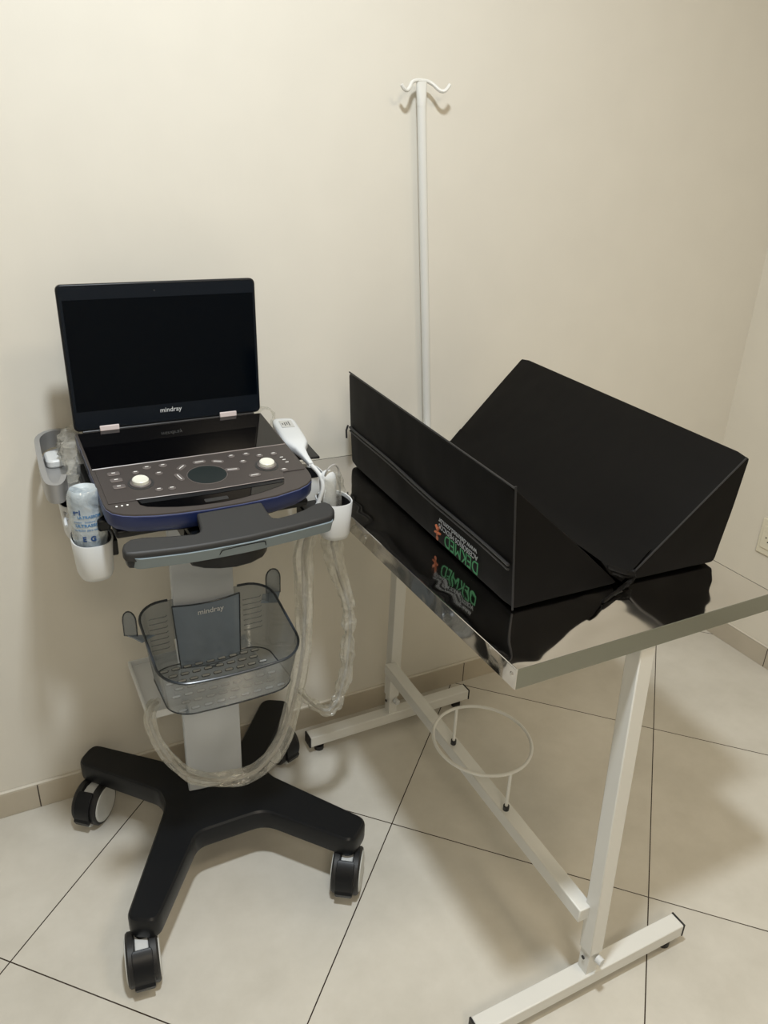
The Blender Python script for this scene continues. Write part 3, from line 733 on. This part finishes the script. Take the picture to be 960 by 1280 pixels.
# keypad plate, with its raised ridge and overhanging front edge
kp = [(-.1755, -.1465), (-.1755, -.150), (-.170, -.2600), (-.128, -.2620), (-.100, -.2640), (-.05, -.2655), (0, -.2665), (.06, -.2665), (.1250, -.2650), (.1300, -.2400), (.1755, -.1500), (.1755, -.1465)]
kp = [(-.172, -.1475), (-.172, -.262), (-.1275, -.2625), (0, -.2680), (.1265, -.2655), (.133, -.245), (.1745, -.245), (.1745, -.1475)]
bm = PR(kp, 0, .0016, FC); kd = obj('keypad', bm, M['panel'], us, bevel=.0006)
bm = TB([FC @ V(p) for p in ((-.1755, -.146, .0014), (.1755, -.146, .0014))], .0013, seg=6); obj('keypad_ridge', bm, M['panel_edge'], us)
bm = TB([FC @ V(p) for p in ((-.128, -.2630, .0022), (0, -.2685, .0022), (.1265, -.2660, .0022))], .0009, seg=6); obj('front_lip', bm, M['panel_edge'], us)
# palm recess: no hollow cut, its dark painted as a flat black crescent
rec = [(-.127, -.2645), (-.1255, -.2770), (-.116, -.2860), (-.0975, -.2930), (-.070, -.3010), (-.036, -.3065), (0, -.3082), (.033, -.3060), (.075, -.2985), (.107, -.2890), (.1200, -.2830), (.1265, -.2680), (0, -.2700)]
bm = PR(rec, .0001, .0006, FC); obj('painted_recess', bm, M['gloss_black'], us)
bm = PR([(-.125, -.2640), (.1245, -.2672), (.122, -.2765), (0, -.2795), (-.122, -.2755)], .0005, .0012, FC); obj('recess_lip', bm, M['black_plastic'], us)
bm = PR(rrect(-.025, .015, -.302, -.292, .002, 2), .0006, .0010, FC); obj('latch_mark', bm, M['charcoal'], us)
# trackpad
bm = PR(circ(.0035, -.2165, .0335, 40, .0305), .0016, .0022, FC); obj('trackpad', bm, M['pad'], us)
bm = TB([FC @ V((x, y, .0018)) for x, y in circ(.0035, -.2165, .0345, 40, .0315)], .0008, seg=5, closed=True); obj('trackpad_ring', bm, M['button'], us)
# knobs
for kx, ky in ((-.1095, -.2125), (.1135, -.2145)):
    bm = PR(circ(kx, ky, .0215, 36), .0015, .0022, FC); rg_ = obj('knob_recess', bm, M['ink'], us)
    bm = bmesh.new(); loft(bm, [[tuple(FC @ V((x, y, z))) for x, y in circ(kx, ky, r, 36)] for r, z in ((.0175, .002), (.0172, .0040), (.0160, .0048))]); obj('knob_skirt', bm, M['button'], us)
    bm = bmesh.new(); loft(bm, [[tuple(FC @ V((x, y, z))) for x, y in circ(kx, ky, r, 30)] for r, z in ((.0138, .0044), (.0135, .0095), (.0118, .0110), (.0070, .0104))]); obj('knob', bm, M['knob'], us)
# buttons
btn = [(-.1095, -.1755, .006), (-.0877, -.1642, .0075), (-.0603, -.1646, .0075), (-.0732, -.1894, .0065), (-.0860, -.2420, .0065), (-.0650, -.2440, .0065), (.0633, -.1650, .0065), (.0914, -.1652, .0065), (.1129, -.1775, .0065), (.0770, -.1905, .0065), (.1400, -.1775, .0065), (.1370, -.2390, .0065)]
for i, (x, y, r) in enumerate(btn):
    bm = bmesh.new(); loft(bm, [[tuple(FC @ V((px, py, z))) for px, py in circ(x, y, rr, 18, rr * .85)] for rr, z in ((r, .0016), (r, .0026), (r * .8, .0032))])
    b_ = obj('button', bm, M['button'], us)
    bm = BX((x - .003, y + .0005, .0032), (x + .003, y + .002, .0035), FC); obj('marking', bm, M['white_mark'], b_)
for x, y in ((-.1450, -.1700), (-.1450, -.1925), (-.1450, -.2150)):
    b_ = obj('key', PR(rrect(x - .010, x + .010, y - .006, y + .006, .003, 3), .0016, .0028, FC), M['button'], us, bevel=.0005)
    obj('marking', BX((x - .003, y + .001, .0028), (x + .003, y + .0028, .0031), FC), M['white_mark'], b_)
    obj('key_edge', BX((x - .009, y - .0058, .0026), (x + .009, y - .0046, .0031), FC), M['panel_edge'], b_)
def slant(x, y, L, a, name='rocker_key'):
    Fm = FC @ Matrix.Translation((x, y, 0)) @ Matrix.Rotation(a, 4, 'Z')
    b_ = obj(name, PR(rrect(-L / 2, L / 2, -.0055, .0055, .0052, 5), .0016, .0027, Fm), M['button'], us, bevel=.0004)
    obj('marking', BX((-L * .32, -.0006, .0027), (L * .32, .0006, .0030), Fm), M['white_mark'], b_)
slant(-.0317, -.1799, .022, .75); slant(-.0440, -.2120, .026, -1.35); slant(.0500, -.2120, .026, 1.25 + math.pi / 2 + .2)
slant(.0027, -.1700, .024, .05); slant(.0341, -.1770, .022, -.35); slant(.0810, -.2420, .022, .05)
for x in (-.1610, -.1525, -.1440):
    obj('indicator_mark', PR(circ(x, -.2715, .0018, 8), .0001, .0005, FC), M['white_mark'], us)
for x, y in ((.1500, -.1930), (.1510, -.2030), (.1530, -.2130)):
    obj('indicator_mark', BX((x - .003, y - .0008, .0016), (x + .003, y + .0008, .0020), FC), M['white_mark'], us)
# lid
lid_pts = rrect(-.1795, .1795, .0015, .2640, .010, 5)
bm = PR(lid_pts, -.011, 0, FL); ld = obj('lid', bm, M['black_plastic'], us, bevel=.002, label='thin black display lid standing open')
bm = PR(rrect(-.1765, .1765, .0050, .2605, .008, 5), 0, .0006, FL); bz = obj('bezel', bm, M['bezel'], ld)
bm = PR(rrect(-.1715, .1735, .0385, .2375, .001, 1), .0006, .0009, FL); obj('screen', bm, M['display'], ld, label='switched off dark screen')
obj('maker_name', text_bm('mindray', .0128, FL @ Matrix.Translation((-.001, .0225, .0008)), .0002), M['silver_mark'], ld)
obj('camera_dot', PR(circ(-.012, .249, .0012, 10), .0006, .0010, FL), M['ink'], ld)
for x0, x1 in ((-.135, -.100), (.094, .128)):
    obj('hinge', BX((x0, -.0005, -.004), (x1, .0095, .0035), FL), M['pink_tab'], us, bevel=.001, label='pale pinkish hinge tab')
obj('hinge_barrel', CY(FC @ V((-.165, .004, -.003)), FC @ V((.165, .004, -.003)), .006, 16), M['black_plastic'], us)

# ------------------------------------------------------------------ gel bottle (stands in the front left cup)
gb = thing('gel_bottle', 'clear gel bottle with blue lettering upside down in the left front cup', 'bottle', (.1265, 1.283, .802))
def brings(prof, cx, cy, n=32, tx=0, ty=0): return [[(cx + r * math.cos(2 * math.pi * i / n) + tx * (z - .8), cy + r * .95 * math.sin(2 * math.pi * i / n) + ty * (z - .8), z) for i in range(n)] for r, z in prof]
bm = bmesh.new(); loft(bm, brings([(.0255, .815), (.027, .830), (.0285, .870), (.0290, .935), (.0285, .947), (.0262, .956), (.0225, .9605), (.019, .9590), (.012, .9565)], .1265, 1.283, tx=-.02))
obj('bottle_body', bm, M['gel'], gb, angle=60)
bm = bmesh.new(); loft(bm, brings([(.0235, .816), (.0250, .830), (.0262, .870), (.0262, .915), (.0250, .917)], .1265, 1.283, tx=-.02))
obj('gel', bm, clear('pale_blue_gel', (.78, .86, .93), 1, .2, 14, (.40, .50, .60), .75, .03), gb, angle=60)
bm = bmesh.new(); loft(bm, brings([(.009, .803), (.013, .806), (.013, .816)], .1265, 1.283)); obj('cap', bm, M['white_plastic'], gb)
def wrap(bm, r, cx, cy, tx=-.02):
    for v in bm.verts:
        a = v.co.x / r - .12; z = v.co.z; rr = r + v.co.y
        v.co = V((cx + rr * math.sin(a) + tx * (z - .8), cy - rr * .95 * math.cos(a), z))
    return bm
FW = lambda x, z: frame((x, 0.0, z), (1, 0, 0), (0, 0, 1)) @ Matrix.Rotation(0, 4, 'X')
def label_txt(s, size, x, z, m, xs=1.0, bold=0):
    bm = text_bm(s, size, frame((x, 0, z), (1, 0, 0), (0, 0, 1)), .0001, xs=xs, bold=bold)
    for v in bm.verts: v.co.y = .0003 - v.co.y * .2
    obj('label_print', wrap(bm, .0290, .1265, 1.283), m, gb)
label_txt('gel', .012, -.016, .9235, M['navy_print'], bold=.0004)
label_txt('ULTRASSOM', .0070, .004, .9165, M['blue_print'], 1.0, .0002)
label_txt('incolor   inodoro   300', .0050, 0, .9085, M['blue_print'])
label_txt('ULTRASSOM', .0075, .002, .9010, M['blue_print'], 1.1, .0002)
label_txt('condutor para exames', .0055, 0, .8935, M['blue_print'])
label_txt('E  G', .0120, -.001, .8750, M['navy_print'], 1, .0005)

# ------------------------------------------------------------------ white probe lying on the right side
wp = thing('ultrasound_probe', 'white flat transducer with grey label lying at the console right side', 'probe', (.55, 1.43, .932))
ax0, ax1 = V((.5600, 1.520, .951)), V((.5300, 1.352, .951)); d = (ax1 - ax0).normalized(); sdv = V((-d.y, d.x, 0))
bm = bmesh.new(); rings = []
for s, w, h, dz in ((0, .018, .006, 0), (.006, .0225, .0095, 0), (.02, .0245, .011, 0), (.085, .0250, .0115, 0), (.125, .0248, .0120, 0), (.148, .0230, .0120, -.001), (.163, .0165, .0105, -.002), (.176, .0105, .0085, -.003), (.202, .0066, .0064, -.006), (.232, .0045, .0045, -.011)):
    c = ax0 + d * s + V((0, 0, dz)); c += sdv * (-.010 * max(0, (s - .12) / .1) ** 2 * -1)
    rings.append([tuple(c + sdv * (w * math.copysign(abs(math.cos(a)) ** .55, math.cos(a))) + V((0, 0, h * math.copysign(abs(math.sin(a)) ** .6, math.sin(a))))) for a in [2 * math.pi * k / 28 for k in range(28)]])
loft(bm, rings); obj('probe_body', bm, M['white_plastic'], wp, angle=60)
endp = ax0 + d * .232 + V((0, 0, -.011)) + sdv * .0125
Fp = frame(ax0 + d * .052 + V((0, 0, .0118)), -sdv, -d) if False else frame(ax0 + d * .050 + V((0, 0, .0117)), d, sdv)
lb = obj('label_sticker', BX((-.022, -.013, 0), (.022, .013, .0003), Fp), M['label_grey'], wp)
bm = bmesh.new()
for q in range(4): box(bm, (-.014 + q * .003, .004 - q * .0045, .0003), (.012 - (q % 2) * .006, .0058 - q * .0045, .0006), Fp)
obj('print', bm, M['ink'], lb)
cab = spline([endp, (.5420, 1.275, .925), (.5450, 1.265, .905), (.5390, 1.265, .880), (.5270, 1.270, .842), (.5200, 1.30, .76), (.519, 1.30, .69), (.521, 1.30, .60), (.514, 1.30, .50), (.494, 1.30, .39), (.462, 1.298, .293), (.408, 1.30, .232), (.334, 1.31, .224), (.260, 1.318, .262), (.217, 1.33, .335), (.199, 1.345, .396), (.203, 1.352, .428), (.222, 1.375, .424)], 8)
obj('cable', TB(cab[:34], .0042, seg=10), M['white_plastic'], wp)
obj('cable', TB(cab[33:], .0040, seg=10), M['film_core'], wp)
fs = cab[30:]
def frad(t): return (.0115 + .004 * math.sin(t * 9) if t < .62 else .0105 - .003 * (t - .62) / .38)
bm = TB([p + V((.002 * noise.noise(p * 30), .002 * noise.noise(p * 27), 0)) for p in fs], lambda t: (.0165 if t < .55 else .0165 - .0075 * min(1, (t - .55) / .3)) , seg=28, fold=.008, jit=.0012, jf=40, cap=False)
obj('film_sleeve', bm, M['film'], wp, label='clear plastic film wrapped round the cable')
# end of film behind probe
bm = bmesh.new(); rings = []
for k in range(9):
    t = k / 8; c = V((.505 + .030 * t, 1.500 + .045 * t, .975 - .020 * t))
    rings.append([tuple(c + V((.026 * math.cos(a) * (1 - .3 * t), .01 * math.sin(a), .020 * math.sin(a) * (1 - .2 * t))) * (1 + .25 * noise.noise(V((math.cos(a) * 2, math.sin(a) * 2, t * 4))))) for a in [2 * math.pi * q / 20 for q in range(20)]])
loft(bm, rings, False, False); obj('film_end', bm, M['film_thin'], wp)

# ------------------------------------------------------------------ probe in the right front cup
rp = thing('ultrasound_probe', 'film wrapped probe with white rounded tip standing in the right front cup', 'probe', (.566, 1.272, .805))
bm = bmesh.new(); rings = []
for z, r in ((.812, .010), (.830, .014), (.870, .0155), (.895, .0165), (.910, .017), (.922, .0155), (.929, .011), (.932, .005)):
    rings.append([(.562 + (z - .83) * -.05 + r * math.cos(a), 1.272 + r * .72 * math.sin(a), z) for a in [2 * math.pi * k / 24 for k in range(24)]])
loft(bm, rings); obj('probe_body', bm, M['white_plastic'], rp, angle=60)
bm = bmesh.new(); rings = []
for k in range(12):
    t = k / 11; z = .835 + .085 * t
    rings.append([tuple(V((.566 + (z - .83) * -.03, 1.272, z)) + V((math.cos(a), .8 * math.sin(a), 0)) * ((.0215 - .002 * t) * (1 + .16 * noise.noise(V((math.cos(a) * 2.5, math.sin(a) * 2.5, z * 55)))))) for a in [2 * math.pi * q / 24 for q in range(24)]])
loft(bm, rings, False, False); obj('film_wrap', bm, M['film'], rp)
bm = TB(spline([(.549, 1.268, .915), (.552, 1.262, .936), (.568, 1.266, .944), (.579, 1.27, .932), (.580, 1.27, .915)], 6), .002, seg=6); obj('film_edge', bm, M['film_core'], rp)
bm = TB(spline([(.577, 1.272, .922), (.586, 1.272, .905), (.590, 1.276, .88)], 6), .006, seg=8, jit=.003, jf=70); obj('film_fold', bm, M['film'], rp)
c2 = spline([(.575, 1.275, .800), (.580, 1.30, .765), (.590, 1.305, .72), (.602, 1.305, .670), (.620, 1.30, .610), (.626, 1.30, .56), (.625, 1.30, .50), (.617, 1.30, .43), (.604, 1.30, .375), (.590, 1.30, .348), (.570, 1.30, .343), (.545, 1.30, .362), (.524, 1.30, .390), (.508, 1.305, .410)], 8)
obj('cable', TB(c2, .0034, seg=8), M['film_core'], rp)
def r2(t):
    if t < .33: return .0165 + .003 * math.sin(t * 15)
    if t < .8: return .0125 + .0022 * math.sin(t * 70) + .0012 * math.sin(t * 131)
    return .009 + .001 * math.sin(t * 60)
m = len(c2); bm = bmesh.new()
tube(bm, [p + V((.004 * noise.noise(p * 25 + V((3, 0, 0))), .003 * noise.noise(p * 27), 0)) for p in spline(c2[::2], 3)], r2, seg=28, cap=False, jit=.0035, jf=75, seed=4, fold=.006)
obj('film_sleeve', bm, M['film'], rp, label='crumpled shiny plastic film round the cable')

# ------------------------------------------------------------------ crumpled film in left holder
bm = bmesh.new(); rings = []
for k in range(22):
    t = k / 21; c = V((.150 - .035 * t + .012 * math.sin(3 * t), 1.600 - .20 * t, .955 - .022 * t)); r = (.012 + .024 * math.sin(math.pi * min(1, t * 1.1 + .08)))
    rings.append([tuple(c + V((math.cos(a), 0, .75 * math.sin(a))) * r * (1 + .35 * noise.noise(V((math.cos(a) * 2, math.sin(a) * 2, t * 9))) + .18 * noise.noise(V((math.cos(a) * 6, math.sin(a) * 6, t * 24))))) for a in [2 * math.pi * q / 40 for q in range(40)]])
loft(bm, rings, True, True)
for v in bm.verts: v.co.z = max(v.co.z, .919); v.co.x = min(v.co.x, .1405 + .02 * max(0, (v.co.y - 1.5) / .1)) if v.co.z < .99 else v.co.x
fb_ = obj('plastic_film_bag', bm, M['film'], None, angle=60)
fb_['label'] = 'crumpled clear plastic film lying in the grey holder left of the console'; fb_['category'] = 'plastic film'

# ------------------------------------------------------------------ lights
def area(name, loc, size, power, col, target=None, shape='DISK', sy=None):
    l = bpy.data.lights.new(name, 'AREA'); l.shape = shape; l.size = size; l.energy = power; l.color = col
    if sy: l.size_y = sy
    o = bpy.data.objects.new(name, l); COL.objects.link(o); o.location = loc
    if target: o.rotation_euler = (V(target) - V(loc)).to_track_quat('-Z', 'Y').to_euler()
    return o
area('ceiling_lamp_cool', (.30, .58, 2.62), .16, 35, (.89, .955, 1.0))
area('ceiling_lamp_warm', (1.10, .05, 2.62), .45, 11, (1.0, .84, .62))
area('rear_fill_light', (-.1, -1.3, 2.62), .8, 24, (1.0, .88, .70))  # added warm fill behind the camera, no known lamp there
w = bpy.data.worlds.new('World'); sc.world = w; w.use_nodes = True
w.node_tree.nodes['Background'].inputs[0].default_value = (.9, .85, .75, 1); w.node_tree.nodes['Background'].inputs[1].default_value = .3

# ------------------------------------------------------------------ camera
cam = bpy.data.cameras.new('camera'); co = bpy.data.objects.new('camera', cam); COL.objects.link(co)
X = V((0.88885237, -0.45658049, 0.03841501)); U = V((0.15978302, 0.38744971, 0.90793838)); F = V((0.42943083, 0.80088512, -0.41733941))
co.matrix_world = Matrix(((X.x, U.x, -F.x, 0), (X.y, U.y, -F.y, 0), (X.z, U.z, -F.z, 1.48604), (0, 0, 0, 1)))
cam.sensor_fit = 'VERTICAL'; cam.sensor_height = 36; cam.lens = 984.867 / 1280 * 36; cam.clip_start = .02
sc.camera = co
